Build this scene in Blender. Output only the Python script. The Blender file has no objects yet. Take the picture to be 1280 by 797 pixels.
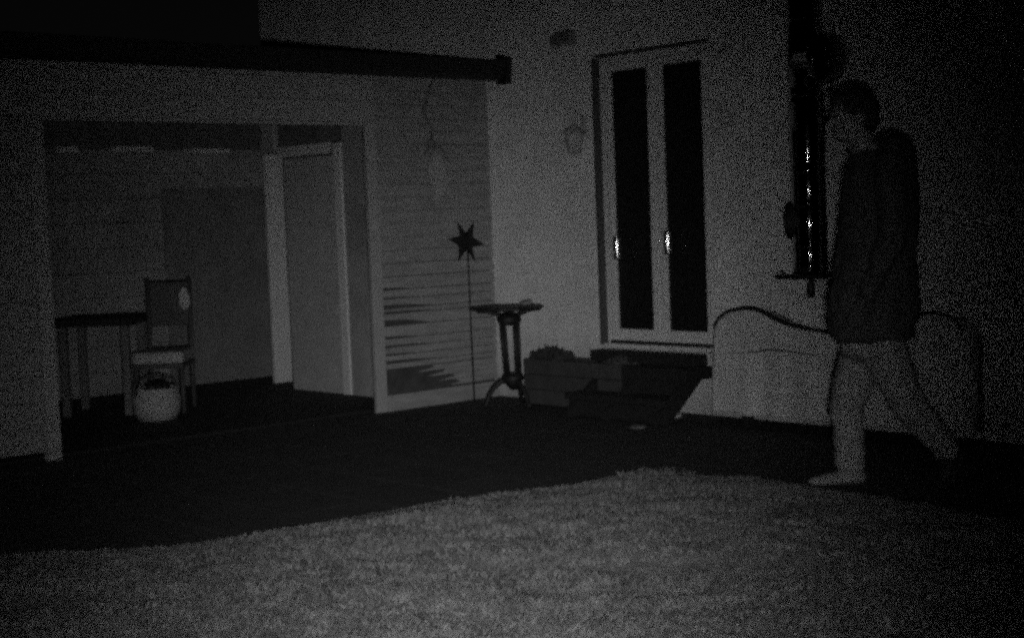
import bpy, bmesh, math, random
from mathutils import Vector, Matrix, noise
random.seed(7)
S = bpy.context.scene
COL = S.collection
# ------------------------------------------------------------------ camera
F, CX, CY = 1856.0, 640.0, 398.5
CAMZ = 1.25
PITCH, ROLL = math.atan(125.5 / F), -0.038
R = Matrix.Rotation(math.pi / 2 - PITCH, 3, 'X') @ Matrix.Rotation(ROLL, 3, 'Z')
cam = bpy.data.cameras.new('camera'); camo = bpy.data.objects.new('camera', cam); COL.objects.link(camo)
cam.sensor_width = 36; cam.lens = 36 * F / 1280; cam.clip_end = 500; cam.clip_start = 0.05
camo.location = (0, 0, CAMZ); camo.rotation_euler = R.to_euler()
S.camera = camo
# ------------------------------------------------------------------ night sky (monochrome infrared view)
w = bpy.data.worlds.new('World'); S.world = w; w.use_nodes = True
nt = w.node_tree; nt.nodes.clear()
sky = nt.nodes.new('ShaderNodeTexSky'); sky.sky_type = 'NISHITA'; sky.sun_disc = False
sky.sun_elevation = math.radians(-3.6); sky.sun_rotation = math.radians(0)
bw = nt.nodes.new('ShaderNodeRGBToBW'); bg = nt.nodes.new('ShaderNodeBackground'); wo = nt.nodes.new('ShaderNodeOutputWorld')
nt.links.new(sky.outputs[0], bw.inputs[0]); nt.links.new(bw.outputs[0], bg.inputs[0]); nt.links.new(bg.outputs[0], wo.inputs[0])
bg.inputs[1].default_value = 0.008
# ------------------------------------------------------------------ the camera's own infrared lamp: an array of small LEDs
def ray(px, py):
    return (R @ Vector(((px - CX) / F, -(py - CY) / F, -1.0))).normalized()
LED_POWER = 18.5
k = 0
rl = random.Random(3)
for i in range(90):
    g = i / 90.0
    rad = 0.86 * math.sqrt(-2 * math.log(1 - 0.94 * (g + 0.008))) ** 1.35; ang = i * 2.399963
    px = 562 + 204 * rad * math.cos(ang) * (1.15 if math.cos(ang) < 0 else .8); py = 560 + 245 * rad * math.sin(ang)
    L = bpy.data.lights.new('infrared_led', 'SPOT'); L.energy = LED_POWER; L.shadow_soft_size = 0.006
    L.spot_size = math.radians(29); L.spot_blend = 1.0; L.color = (1, 1, 1)
    o = bpy.data.objects.new('infrared_led', L); COL.objects.link(o)
    o.location = (0.06 + 0.012 * (i % 10 - 4.5), 0.02, CAMZ - 0.13 - 0.012 * (i // 10 - 4))
    o.rotation_euler = ray(px, py).to_track_quat('-Z', 'Y').to_euler()
S.view_settings.view_transform = 'Standard'; S.view_settings.look = 'None'
S.view_settings.exposure = 0; S.view_settings.gamma = 1; S.view_settings.use_curve_mapping = False
S.cycles.use_denoising = False; S.cycles.use_adaptive_sampling = True; S.cycles.adaptive_threshold = 1.0; S.cycles.adaptive_min_samples = 4; S.cycles.sampling_pattern = 'TABULATED_SOBOL'; S.cycles.use_light_tree = False
S.cycles.max_bounces = 5; S.cycles.filter_width = 3.2

# ------------------------------------------------------------------ materials
MATS = {}; A_WALL = math.radians(47.5)
def mat(name, v, rough=0.85, metal=0.0, var=0.0, scale=6.0, bump=0.0, bscale=60.0, stretch=(1, 1, 1), spec=0.5, detail=4):
    if name in MATS: return MATS[name]
    m = bpy.data.materials.new(name); m.use_nodes = True; n = m.node_tree.nodes; l = m.node_tree.links
    b = n['Principled BSDF']; b.inputs['Roughness'].default_value = rough; b.inputs['Metallic'].default_value = metal
    b.inputs['Specular IOR Level'].default_value = spec
    b.inputs['Base Color'].default_value = (v, v, v, 1)
    tc = n.new('ShaderNodeTexCoord'); mp = n.new('ShaderNodeMapping'); mp.inputs['Scale'].default_value = stretch
    l.new(tc.outputs['Object'], mp.inputs[0])
    if var:
        t = n.new('ShaderNodeTexNoise'); t.inputs['Scale'].default_value = scale; t.inputs['Detail'].default_value = detail
        t.inputs['Roughness'].default_value = 0.65
        r = n.new('ShaderNodeMapRange'); r.inputs['From Min'].default_value = .28; r.inputs['From Max'].default_value = .72
        r.inputs['To Min'].default_value = v * (1 - var); r.inputs['To Max'].default_value = v * (1 + var)
        l.new(mp.outputs[0], t.inputs['Vector']); l.new(t.outputs[0], r.inputs[0]); l.new(r.outputs[0], b.inputs['Base Color'])
    if bump:
        t = n.new('ShaderNodeTexNoise'); t.inputs['Scale'].default_value = bscale; t.inputs['Detail'].default_value = 5
        u = n.new('ShaderNodeBump'); u.inputs['Strength'].default_value = bump; u.inputs['Distance'].default_value = 0.01
        l.new(mp.outputs[0], t.inputs['Vector']); l.new(t.outputs[0], u.inputs['Height']); l.new(u.outputs[0], b.inputs['Normal'])
    MATS[name] = m; return m
plaster = mat('plaster', .64, .92, var=.16, scale=2.2, bump=.35, bscale=90)
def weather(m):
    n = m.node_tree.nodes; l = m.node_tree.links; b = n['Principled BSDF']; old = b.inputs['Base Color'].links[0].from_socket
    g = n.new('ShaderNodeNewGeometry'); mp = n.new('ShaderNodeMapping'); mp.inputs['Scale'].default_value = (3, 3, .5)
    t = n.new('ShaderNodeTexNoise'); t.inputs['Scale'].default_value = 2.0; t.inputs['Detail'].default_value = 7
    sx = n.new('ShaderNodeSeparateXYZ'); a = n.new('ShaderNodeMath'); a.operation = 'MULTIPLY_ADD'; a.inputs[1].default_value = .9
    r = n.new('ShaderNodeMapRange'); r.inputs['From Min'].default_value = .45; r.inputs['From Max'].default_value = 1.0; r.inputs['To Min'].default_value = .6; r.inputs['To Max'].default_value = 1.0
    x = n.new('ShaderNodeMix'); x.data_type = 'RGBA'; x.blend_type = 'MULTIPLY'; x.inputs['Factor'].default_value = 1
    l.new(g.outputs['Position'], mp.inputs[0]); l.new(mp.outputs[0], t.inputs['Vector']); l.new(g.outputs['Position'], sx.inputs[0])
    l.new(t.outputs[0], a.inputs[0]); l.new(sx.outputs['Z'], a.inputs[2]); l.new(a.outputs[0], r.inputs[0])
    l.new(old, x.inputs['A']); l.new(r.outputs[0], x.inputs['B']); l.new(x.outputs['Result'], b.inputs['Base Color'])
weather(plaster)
siding_m = mat('painted_boards', .25, .75, var=.22, scale=5, bump=.3, bscale=30, stretch=(1, 1, 5))
header_m = mat('header_boards', .30, .8, var=.12, scale=5, bump=.2, bscale=30, stretch=(1, 1, 4))
white_wood = mat('white_wood', .31, .55, var=.08, scale=8, bump=.1)
pale_wood = mat('pale_wood', .39, .6, var=.12, scale=6, bump=.15)
frame_m = mat('white_frame', .6, .35, var=.04, scale=9)
dark_m = mat('dark_void', .015, .9, var=.3, scale=5)
dark_wood = mat('dark_wood', .009, .8, var=.35, scale=7, bump=.3, bscale=40)
black_metal = mat('black_metal', .012, .6, var=.2, scale=20)
cast_iron = mat('cast_iron', .014, .55, var=.3, scale=30, bump=.2, bscale=120, spec=.3)
glass_m = mat('dark_glass', .014, .45, var=.2, scale=3, spec=.12)
steel = mat('polished_steel', .34, .055, 1.0, var=.12, scale=9)
chrome = mat('chrome', .9, .2, 1.0, var=.05)
inner_m = mat('inner_boards', .27, .85, var=.28, scale=2.5, bump=.3, bscale=20)
inner_dark = mat('inner_dark_boards', .17, .85, var=.25, scale=4, bump=.2)
paving = mat('paving', .02, .9, var=.45, scale=4, bump=.6, bscale=25)
n_ = paving.node_tree.nodes; l_ = paving.node_tree.links; b_ = n_['Principled BSDF']; o_ = b_.inputs['Base Color'].links[0].from_socket
bt = n_.new('ShaderNodeTexBrick'); bt.inputs['Scale'].default_value = 1.0; bt.inputs['Brick Width'].default_value = .6; bt.inputs['Row Height'].default_value = .4
bt.inputs['Mortar Size'].default_value = .012; bt.inputs['Color1'].default_value = (.75, .75, .75, 1); bt.inputs['Color2'].default_value = (1.2, 1.2, 1.2, 1); bt.inputs['Mortar'].default_value = (1.9, 1.9, 1.9, 1)
mq = n_.new('ShaderNodeMapping'); mq.inputs['Rotation'].default_value = (0, 0, A_WALL); tq = n_.new('ShaderNodeTexCoord'); l_.new(tq.outputs['Object'], mq.inputs[0]); l_.new(mq.outputs[0], bt.inputs['Vector'])
xq = n_.new('ShaderNodeMix'); xq.data_type = 'RGBA'; xq.blend_type = 'MULTIPLY'; xq.inputs['Factor'].default_value = 1; l_.new(o_, xq.inputs['A']); l_.new(bt.outputs['Color'], xq.inputs['B']); l_.new(xq.outputs['Result'], b_.inputs['Base Color'])
soil = mat('soil', .03, .95, var=.4, scale=6, bump=.7, bscale=30)
grass_m = mat('grass', .125, .8, var=.6, scale=7, spec=.2, stretch=(1, 1.9, .3), detail=5)
lawn_m = mat('lawn_base', .2, .95, var=.45, scale=7, bump=1.0, bscale=40)
cover_m = mat('pale_cover', .5, .8, var=.06, scale=4, bump=.25, bscale=14)
stone_m = mat('pale_stone', .5, .8, var=.25, scale=14, bump=.5, bscale=40)
leaf_m = mat('leaf', .075, .7, var=.4, scale=9)
roof_m = mat('roof_tiles', .03, .8, var=.3, scale=8, bump=.5)
skin_m = mat('skin', .26, .6, var=.08, scale=20)
jacket_m = mat('jacket_cloth', .065, .9, var=.25, scale=12, bump=.5, bscale=25, spec=.2)
trouser_m = mat('trouser_cloth', .27, .9, var=.15, scale=14, bump=.4, bscale=30, spec=.2)
shoe_m = mat('shoe_upper', .24, .7, var=.2, scale=30)
sole_m = mat('shoe_sole', .02, .8, var=.2, scale=30)
hair_m = mat('hair', .03, .75, var=.3, scale=60, bump=.5, bscale=100)
cushion_m = mat('cushion', .34, .9, var=.15, scale=12, bump=.3)
wicker_m = mat('basket_weave', .34, .8, var=.25, scale=20, bump=.8, bscale=60, stretch=(1, 1, 3))

# ------------------------------------------------------------------ helpers
def project_plane(px, py, p0, n):
    d = ray(px, py); o = Vector((0, 0, CAMZ)); t = (p0 - o).dot(n) / d.dot(n); return o + d * t
def ground(px, py, z=0.0): return project_plane(px, py, Vector((0, 0, z)), Vector((0, 0, 1)))
def atY(px, py, Y): return project_plane(px, py, Vector((0, Y, 0)), Vector((0, 1, 0)))
C0 = ground(622, 493); C0 = Vector((C0.x, C0.y, 0))
A = math.radians(42.5)
uW = Vector((math.sin(A), -math.cos(A), 0)); nW = Vector((-math.cos(A), -math.sin(A), 0))   # house wall, to the right; outward
uL = nW.copy(); nL = uW.copy()                                                              # shelter front, to the left; outward
Z = Vector((0, 0, 1))
def W(u, n, z): return C0 + uW * u + nW * n + Z * z
def Lf(u, n, z): return C0 + uL * u + nL * n + Z * z
def onW(px, py, off=0):
    p = project_plane(px, py, C0 + nW * off, nW) - C0; return p.dot(uW), p.z
def onL(px, py, off=0):
    p = project_plane(px, py, C0 + nL * off, nL) - C0; return p.dot(uL), p.z
def fr(u0, u1, n0, n1): return None
class MB:
    def __init__(s): s.v = []; s.f = []
    def add(s, vs, fs):
        b = len(s.v); s.v += [Vector(x) for x in vs]; s.f += [tuple(b + i for i in f) for f in fs]; return s
    def hexa(s, p): # 8 corners: bottom 4, top 4
        return s.add(p, [(0, 3, 2, 1), (4, 5, 6, 7), (0, 1, 5, 4), (1, 2, 6, 5), (2, 3, 7, 6), (3, 0, 4, 7)])
    def box(s, fn, a, b):
        (x0, y0, z0), (x1, y1, z1) = a, b
        return s.hexa([fn(x0, y0, z0), fn(x1, y0, z0), fn(x1, y1, z0), fn(x0, y1, z0), fn(x0, y0, z1), fn(x1, y0, z1), fn(x1, y1, z1), fn(x0, y1, z1)])
    def prism(s, pts, ext):
        n = len(pts); pts = [Vector(p) for p in pts]
        return s.add(pts + [p + ext for p in pts], [tuple(range(n))[::-1], tuple(range(n, 2 * n))] + [(i, (i + 1) % n, n + (i + 1) % n, n + i) for i in range(n)])
    def tube(s, pts, r, seg=10, cap=True):
        pts = [Vector(p) for p in pts]; n = len(pts)
        rs = r if isinstance(r, (list, tuple)) else [r] * n
        up = None; rings = []
        for i, p in enumerate(pts):
            d = (pts[min(i + 1, n - 1)] - pts[max(i - 1, 0)]).normalized()
            if up is None: up = d.orthogonal().normalized()
            up = (up - d * up.dot(d)).normalized(); sd = d.cross(up)
            rings.append([p + (up * math.cos(2 * math.pi * j / seg) + sd * math.sin(2 * math.pi * j / seg)) * rs[i] for j in range(seg)])
        vs = [v for q in rings for v in q]; fs = []
        for i in range(n - 1):
            for j in range(seg):
                k = (j + 1) % seg; fs.append((i * seg + j, i * seg + k, (i + 1) * seg + k, (i + 1) * seg + j))
        if cap: fs += [tuple(range(seg))[::-1], tuple((n - 1) * seg + j for j in range(seg))]
        return s.add(vs, fs)
    def lathe(s, c, prof, seg=24, axis=None):
        axis = (axis or Z).normalized(); a = axis.orthogonal().normalized(); b = axis.cross(a); c = Vector(c); vs = []; fs = []
        for r, h in prof:
            for j in range(seg):
                t = 2 * math.pi * j / seg; vs.append(c + axis * h + (a * math.cos(t) + b * math.sin(t)) * max(r, 1e-4))
        for i in range(len(prof) - 1):
            for j in range(seg):
                k = (j + 1) % seg; fs.append((i * seg + j, i * seg + k, (i + 1) * seg + k, (i + 1) * seg + j))
        fs += [tuple(range(seg))[::-1], tuple((len(prof) - 1) * seg + j for j in range(seg))]
        return s.add(vs, fs)
    def ball(s, c, r, seg=12, rings=8, sc=(1, 1, 1)):
        c = Vector(c); vs = []; fs = []
        for i in range(rings + 1):
            t = math.pi * (0.02 + 0.96 * i / rings)
            for j in range(seg):
                p = 2 * math.pi * j / seg
                vs.append(c + Vector((r * math.sin(t) * math.cos(p) * sc[0], r * math.sin(t) * math.sin(p) * sc[1], r * math.cos(t) * sc[2])))
        for i in range(rings):
            for j in range(seg):
                k = (j + 1) % seg; fs.append((i * seg + j, (i + 1) * seg + j, (i + 1) * seg + k, i * seg + k))
        fs += [tuple(range(seg)), tuple(rings * seg + j for j in range(seg))[::-1]]
        return s.add(vs, fs)
    def build(s, name, m, parent=None, bevel=0, smooth=False):
        off = origin_of(parent)
        me = bpy.data.meshes.new(name); me.from_pydata([tuple(v - off) for v in s.v], [], s.f); me.update()
        bm = bmesh.new(); bm.from_mesh(me); bmesh.ops.recalc_face_normals(bm, faces=bm.faces); bm.to_mesh(me); bm.free()
        o = bpy.data.objects.new(name, me); COL.objects.link(o); me.materials.append(m)
        if parent is not None: o.parent = parent
        if smooth:
            for p in me.polygons: p.use_smooth = True
        if bevel:
            b = o.modifiers.new('bevel', 'BEVEL'); b.width = bevel; b.segments = 2; b.limit_method = 'ANGLE'
        return o
def origin_of(p):
    v = Vector((0, 0, 0))
    while p is not None: v += p.location; p = p.parent
    return v
def tag(o, label=None, cat=None, group=None, kind=None):
    if label: o['label'] = label
    if cat: o['category'] = cat
    if group: o['group'] = group
    if kind: o['kind'] = kind
    return o
def thing(name, loc, label, cat, group=None):
    o = bpy.data.objects.new(name, None); COL.objects.link(o); o.location = loc; o.empty_display_size = .1
    return tag(o, label, cat, group)

# ------------------------------------------------------------------ ground, terrace, lawn
def gbump(x, y): return 0
m = MB(); m.add([(-150, -60, -.012), (150, -60, -.012), (150, 200, -.012), (-150, 200, -.012)], [(0, 1, 2, 3)])
tag(m.build('ground', soil), kind='structure')
te = MB(); te.add([(-9, -4, -.004), (11, -4, -.004), (11, 16, -.004), (-9, 16, -.004)], [(0, 1, 2, 3)])
tag(te.build('terrace', paving), kind='structure')
edge_px = [(-60, 694), (0, 689), (100, 686), (200, 680), (300, 667), (400, 650), (480, 636), (560, 622), (640, 611), (720, 601), (780, 589), (812, 583), (835, 586), (880, 591), (950, 598), (1020, 608), (1100, 621), (1200, 638), (1300, 656)]
edge = [ground(p[0], p[1] + (4 if p[0] < 900 else 1)) for p in edge_px]
edge2 = [Vector((edge[0].x - 2.5, edge[0].y - .25, 0))] + edge + [Vector((edge[-1].x + 3, edge[-1].y - 2.3, 0))]
def edge_y(x):
    for a, b in zip(edge2, edge2[1:]):
        if a.x <= x <= b.x: return a.y + (b.y - a.y) * (x - a.x) / (b.x - a.x)
    return edge2[0].y if x < edge2[0].x else edge2[-1].y
def lawn_h(x, y):
    d = edge_y(x) - y
    return (0.004 + 0.016 * min(1, max(0, d) / .5)) + 0.03 * noise.noise(Vector((x * 1.3, y * 1.3, 0))) * min(1, max(0, d) / .5) + 0.012 * noise.noise(Vector((x * 6, y * 6, 4))) * min(1, max(0, d) / .2)
v = []; f = []
x0, x1, nx, ny = -4.6, 5.2, 200, 120
for j in range(ny + 1):
    for i in range(nx + 1):
        x = x0 + (x1 - x0) * i / nx; ye = edge_y(x) + .03 * noise.noise(Vector((x * 9, 1, 1))) + .03 * noise.noise(Vector((x * 3, 1, 1))); y = -3 + (ye + 3) * (j / ny) ** .6
        v.append((x, y, lawn_h(x, y)))
for j in range(ny):
    for i in range(nx):
        a = j * (nx + 1) + i; f.append((a, a + 1, a + nx + 2, a + nx + 1))
lw = MB(); lw.add(v, f); tag(lw.build('lawn', lawn_m, smooth=True), kind='structure')
v = []; f = []; rg = random.Random(11)
def blade(x, y, h, lean=.6, wd=.0035):
    z = lawn_h(x, y) - .004; a = rg.uniform(0, 6.283); dx, dy = math.cos(a), math.sin(a); b = rg.uniform(0, 6.283); lx, ly = math.cos(b) * lean * h, math.sin(b) * lean * h
    wv = rg.uniform(.7, 1.5) * wd; k = len(v)
    v.extend([(x - dx * wv, y - dy * wv, z), (x + dx * wv, y + dy * wv, z), (x + lx * .4 + dx * wv * .8, y + ly * .4 + dy * wv * .8, z + h * .62), (x + lx * .4 - dx * wv * .8, y + ly * .4 - dy * wv * .8, z + h * .62), (x + lx, y + ly, z + h * .93)])
    f.append((k, k + 1, k + 2, k + 3)); f.append((k + 3, k + 2, k + 4))
cnt = 0
while cnt < 150000:
    y = 3.2 + 4.4 * rg.random(); x = rg.uniform(-.62 * y, .66 * y) 
    ye = edge_y(x) + .05 * noise.noise(Vector((x * 5, 3, 1))) + .03 * noise.noise(Vector((x * 13, 3, 1)))
    if y > ye: continue
    dens = .5 + .9 * noise.noise(Vector((x * 2.2, y * 4.2, 2))) + .4 * noise.noise(Vector((x * 9, y * 14, 7)))
    if rg.random() > max(.12, dens + .25): continue
    h = (.012 + .022 * max(0, dens)) * rg.uniform(.5, 1.5) * (.45 + .55 * min(1, (ye - y) / .5))
    blade(x, y, h); cnt += 1
for (px, py, n, r) in [(818, 594, 130, .12), (836, 606, 110, .1), (690, 640, 90, .08)]:
    c = ground(px, py)
    for i in range(n):
        a = rg.uniform(0, 6.283); q = r * math.sqrt(rg.random()); blade(c.x + q * math.cos(a) * 1.6, c.y + q * math.sin(a), rg.uniform(.018, .036), .9, .004)
gm = bpy.data.meshes.new('grass'); gm.from_pydata(v, [], f); gm.materials.append(grass_m)
go = bpy.data.objects.new('grass', gm); COL.objects.link(go); tag(go, 'short pale uneven grass lit in the foreground', 'grass', kind='stuff')

# ------------------------------------------------------------------ house
house = thing('house', W(1, 0, 0), 'pale plastered house wall with a tall double glass door', 'house')
uD0, zT0 = onW(738, 68); uD1, _ = onW(885, 48)
_, zD1 = onW(880, 50); zD1 = (zT0 + zD1) / 2
_, zD0a = onW(752, 434); _, zD0b = onW(882, 441); zD0 = (zD0a + zD0b) / 2
print('door u', uD0, uD1, 'z', zD0, zD1)
_t, _ = 0, 0
uLft = onW(325, 40)[0]; uRgt = 9.0; HT = 5.6; TH = .25
print('house left u', uLft)
m = MB()
m.box(W, (uLft, -TH, -.02), (uD0, 0, HT)); m.box(W, (uD1, -TH, -.02), (uRgt, 0, HT))
m.box(W, (uD0, -TH, -.02), (uD1, 0, zD0)); m.box(W, (uD0, -TH, zD1), (uD1, 0, HT))
m.box(W, (uLft, -7, -.02), (uLft + TH, -TH, HT)); m.box(W, (uRgt - TH, -7, -.02), (uRgt, -TH, HT)); m.box(W, (uLft, -7 - TH, -.02), (uRgt, -7, HT))
m.build('wall', plaster, house)
m = MB(); m.prism([W(uLft - .4, .5, HT), W(uLft - .4, -3.5, HT + 2.4), W(uLft - .4, -7.7, HT)], uW * (uRgt - uLft + .8)); m.build('roof', roof_m, house)
m = MB(); m.box(W, (uLft + TH, -7, -.015), (uRgt - TH, -TH, 0.02)); m.build('floor', dark_m, house)
m = MB(); m.box(W, (uLft + TH, -6.9, .03), (uRgt - TH, -3.0, HT - .1)); m.build('inner_wall', dark_m, house)
# door: recessed
REC = .05
door = MB()
def fbox(px0, px1, py0, py1, n0, n1, mb): pass
g1a, zg = onW(761, 91, -REC); g1b, _ = onW(807, 85, -REC); g2a, _ = onW(824.5, 81, -REC); g2b, zg2 = onW(875, 74, -REC)
_, zb1 = onW(766, 410, -REC); _, zb2 = onW(877, 415, -REC)
zg = (zg + zg2) / 2; zb = (zb1 + zb2) / 2
zs0 = zD0 + .015
kd = (-REC - .06, -REC)
d = MB()
d.box(W, (uD0 + .002, kd[0], zs0), (g1a - .045, kd[1] - .012, zD1 - .003))
d.box(W, (g2b + .04, kd[0], zs0), (uD1 - .002, kd[1] - .012, zD1 - .003))
d.box(W, (g1a - .045, kd[0], zg + .05), (g2b + .04, kd[1] - .012, zD1 - .003))
dr = d.build('door_frame', frame_m, house)
for (a, b, x0_, x1_) in ((g1a, g1b, g1a - .043, (g1b + g2a) / 2 - .003), (g2a, g2b, (g1b + g2a) / 2 + .003, g2b + .038)):
    l = MB(); l.box(W, (x0_, kd[0] + .01, zb - .075), (a, kd[1], zg + .048)); l.box(W, (b, kd[0] + .01, zb - .075), (x1_, kd[1], zg + .048))
    l.box(W, (a, kd[0] + .01, zg), (b, kd[1], zg + .048)); l.box(W, (a, kd[0] + .01, zb - .075), (b, kd[1], zb))
    lf = l.build('door_leaf', frame_m, house, bevel=.004)
    p = MB(); p.box(W, (a - .003, kd[0] + .02, zb - .003), (b + .003, kd[0] + .032, zg + .003)); p.build('pane', glass_m, lf)
    # lever handle at the pane's left edge
    hpx = 771.5 if a == g1a else 835; hpy = 310 if a == g1a else 303
    hu, hz = onW(hpx, hpy, -REC + .03)
    h = MB(); hp = []; RB = .5
    for q in range(-8, 9):
        zz = q / 8 * .07; hp.append(W(hu, -REC + .034 - (RB - math.sqrt(RB * RB - zz * zz)), hz + zz))
    h.tube(hp, .028, 36); h.tube([W(hu, -REC - .002, hz), W(hu, -REC + .025, hz)], .006)
    h.ball(W(hu, -REC + .030, hz), .031, 32, 20, (1, 1, 1.25))
    h.build('handle', chrome, lf, smooth=True)
s = MB(); s.box(W, (g1a - .06, -REC - .01, zD0 + .004), (g2b + .055, .02, zb - .092)); s.build('door_sill', frame_m, house, bevel=.004)
s = MB(); s.box(W, (g1a - .058, -REC - .05, zb - .0915), (g2b + .053, -REC + .004, zb - .0755)); s.build('sill_gap', black_metal, house)
s = MB(); s.box(W, (uD0 + .001, -REC - .01, zD0 + .02), (uD0 + .018, -.001, zD1 - .02)); s.build('left_reveal_strip', mat('reveal_grey', .07, .7), house)  # dark grey strip along the left reveal of the door
s = MB(); s.box(W, (uD0 + .03, -REC - .01, zD1 - .018), (uD1 - .01, -.004, zD1 - .004)); s.build('head_shade_strip', mat('reveal_grey', .07, .7), house)  # dark grey strip paints the shade under the door head

# ------------------------------------------------------------------ lean-to shelter
sh = thing('garden_shelter', Lf(2, 0, 0), 'open fronted board clad shelter attached to the house, with black roof edge', 'shelter')
uP1a, _ = onL(475, 330); uP1b, _ = onL(462, 330); uP2a, _ = onL(62, 330); uP2b, _ = onL(44, 330)
_, zo1 = onL(54, 146); _, zo2 = onL(467, 153); zO = (zo1 + zo2) / 2
zE = (onL(600, 107, .0)[1] + onL(100, 72, .0)[1]) / 2 + .03
DEP = -uLft - .0
DEP = min(2.7, DEP - .1); uEnd = 6.0
print('shelter', uP1a, uP1b, uP2a, uP2b, 'zO', zO, 'zE', zE)
def px_on_L(u, z, n=0): 
    p = Lf(u, n, z) - Vector((0, 0, CAMZ)); q = R.transposed() @ p; return CX + F * q.x / -q.z, CY - F * q.y / -q.z
# siding: stacked lap boards between the inner corner and the post; some lower ends gape
zj = lambda y: onL(480, y)[1]
joints = [zj(y) for y in (492, 462, 455, 445, 435, 424, 408, 393, 386, 374, 363)]
z = joints[-1]
while z < zE - .09: z += .088; joints.append(z)
joints[-1] = zE
gap = {462: (None, 0), 455: (548, .018), 445: (522, .012), 435: (540, .015), 424: (520, .014), 408: (536, .04), 393: (548, .014), 386: (540, .022), 374: (522, .009), 363: (512, .014)}
gy = [492, 462, 455, 445, 435, 424, 408, 393, 386, 374, 363]
sd = MB(); u_in = .002; u_out = uP1a - .002
def board(ua, ub, za0, za1, zb0, zb1):
    t0, t1 = (.02 if i < 13 else .014), .006
    sd.hexa([Lf(ua, t0, za0), Lf(ub, t0, za1), Lf(ub, -.004, za1), Lf(ua, -.004, za0), Lf(ua, t1, zb0), Lf(ub, t1, zb1), Lf(ub, -.006, zb1), Lf(ua, -.006, zb0)])
for i in range(len(joints) - 1):
    jg = .003 if i < 13 else .0012; za, zb_ = joints[i] + jg, joints[i + 1] - jg
    # i=0 : the board between z(492) and z(462) is broken away near the post
    if i == 0:
        hh = (zb_ - za) / 4
        for q, (e0, e1) in enumerate(((578, 570), (571, 566), (552, 557), (545, 541))):
            a0 = onL(e0, 480)[0]; a1 = onL(e1, 480)[0]; z0_ = za + hh * q; z1_ = z0_ + hh - .002; t0 = .016 - .003 * q; t1 = t0 - .004
            sd.hexa([Lf(u_in, t0, z0_), Lf(a0, t0, z0_), Lf(a0, -.004, z0_), Lf(u_in, -.004, z0_), Lf(u_in, t1, z1_), Lf(a1, t1, z1_), Lf(a1, -.006, z1_), Lf(u_in, -.006, z1_)])
            sd.add([Lf(a0 + .001, t0, z0_), Lf(a0 + .13 + .05 * (q % 2), t0, z0_), Lf(a0 + .001, t0 - .002, z0_ + hh * .55)], [(0, 1, 2)])
        continue
    g = gap.get(gy[i]) if i < len(gy) else None
    if g and g[0]:
        uc, _ = onL(g[0], gy[i] - 4); gg = min(g[1], (zb_ - za) * .6)
        board(u_in, uc, za, za, zb_, zb_)
        um = (uc + u_out) / 2
        board(uc + .001, um, za, za + gg * .8, zb_, zb_); board(um + .001, u_out, za + gg * .8, za + gg, zb_, zb_)
    else: board(u_in, u_out, za, za, zb_, zb_)
sd.build('siding', siding_m, sh)
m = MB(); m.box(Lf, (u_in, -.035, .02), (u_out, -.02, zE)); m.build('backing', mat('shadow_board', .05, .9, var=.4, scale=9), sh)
m = MB(); zp = joints[0]; m.box(Lf, (u_in, -.04, -.01), (u_out + .0, .03, zp - .012)); m.build('plinth', siding_m, sh, bevel=.004)
m = MB(); m.box(Lf, (uP1a, -.015, -.01), (uP1b, .022, zO)); m.build('post', white_wood, sh, bevel=.004)
m = MB(); m.box(Lf, (uP2a, -.03, -.01), (uP2b, .02, zO)); m.build('post', header_m, sh, bevel=.004)
# header: horizontal boards over the opening, left wall
m = MB(); z = zO; 
while z < zE - .01:
    zt = min(z + .14, zE); m.box(Lf, (uP1a + .001, -.03, z + .0015), (uEnd, .012, zt - .0015)); z = zt
m.box(Lf, (uP1b, -.05, zO - .022), (uP2a, .02, zO - .002))
m.build('header', header_m, sh)
m = MB(); z = .05
while z < zO - .01:
    zt = min(z + .14, zO - .003); m.box(Lf, (uP2b + .002, -.03, z + .0015), (uEnd, .01, zt - .0015)); z = zt
m.build('side_boards', siding_m, sh)
m = MB(); m.box(Lf, (uEnd, -DEP, -.01), (uEnd + .04, .012, zE)); m.build('end_wall', inner_m, sh)
m = MB(); z = .0
while z < zE - .01:
    zt = min(z + .19, zE); m.box(Lf, (.02, -DEP, z + .002), (uEnd, -DEP + .03, zt - .002)); z = zt
m.build('back_wall', inner_m, sh)
m = MB(); ua, _ = onL(332, 300, -DEP + .05); ub, _ = onL(206, 300, -DEP + .05); m.box(Lf, (ua, -DEP + .031, .02), (ub, -DEP + .06, onL(270, 235, -DEP + .05)[1])); m.build('inner_door', inner_dark, sh, bevel=.005)
ow = (ground(423, 494) - C0).dot(nW); ol = (ground(345, 481) - C0).dot(nL)
print('partition', ow, ol, -DEP)
ua, _ = onL(357.5, 300, ol); ub, zt = onL(331, 193, ol); m = MB(); m.box(Lf, (ua, ol - .04, .014), (ub, ol, zt)); m.build('white_panel', frame_m, sh, bevel=.004)
m = MB(); m.box(Lf, (.03, -DEP + .03, -.008), (uEnd, -.07, .012)); m.build('floor', dark_wood, sh)
# pale boarded door on the house wall inside the shelter and its bright edge trim
ua, _ = onW(358.5, 300, ow); ub, zt = onW(419, 193, ow); m = MB(); m.box(W, (ua, ow - .03, .014), (ub, ow, zt)); m.build('wall_door', pale_wood, sh, bevel=.003)
ua, _ = onW(422, 300, ow); ub, zt = onW(425.5, 178, ow); m = MB(); m.box(W, (ua, ow - .05, .014), (ub, ow + .01, zt)); m.build('door_post', frame_m, sh, bevel=.003)
ua, _ = onW(430, 300, .02)
m = MB(); m.box(W, (ub + .003, ow - .03, .014), (-.03, ow - .005, zO + .1)); m.build('wall_board', inner_m, sh)
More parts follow.
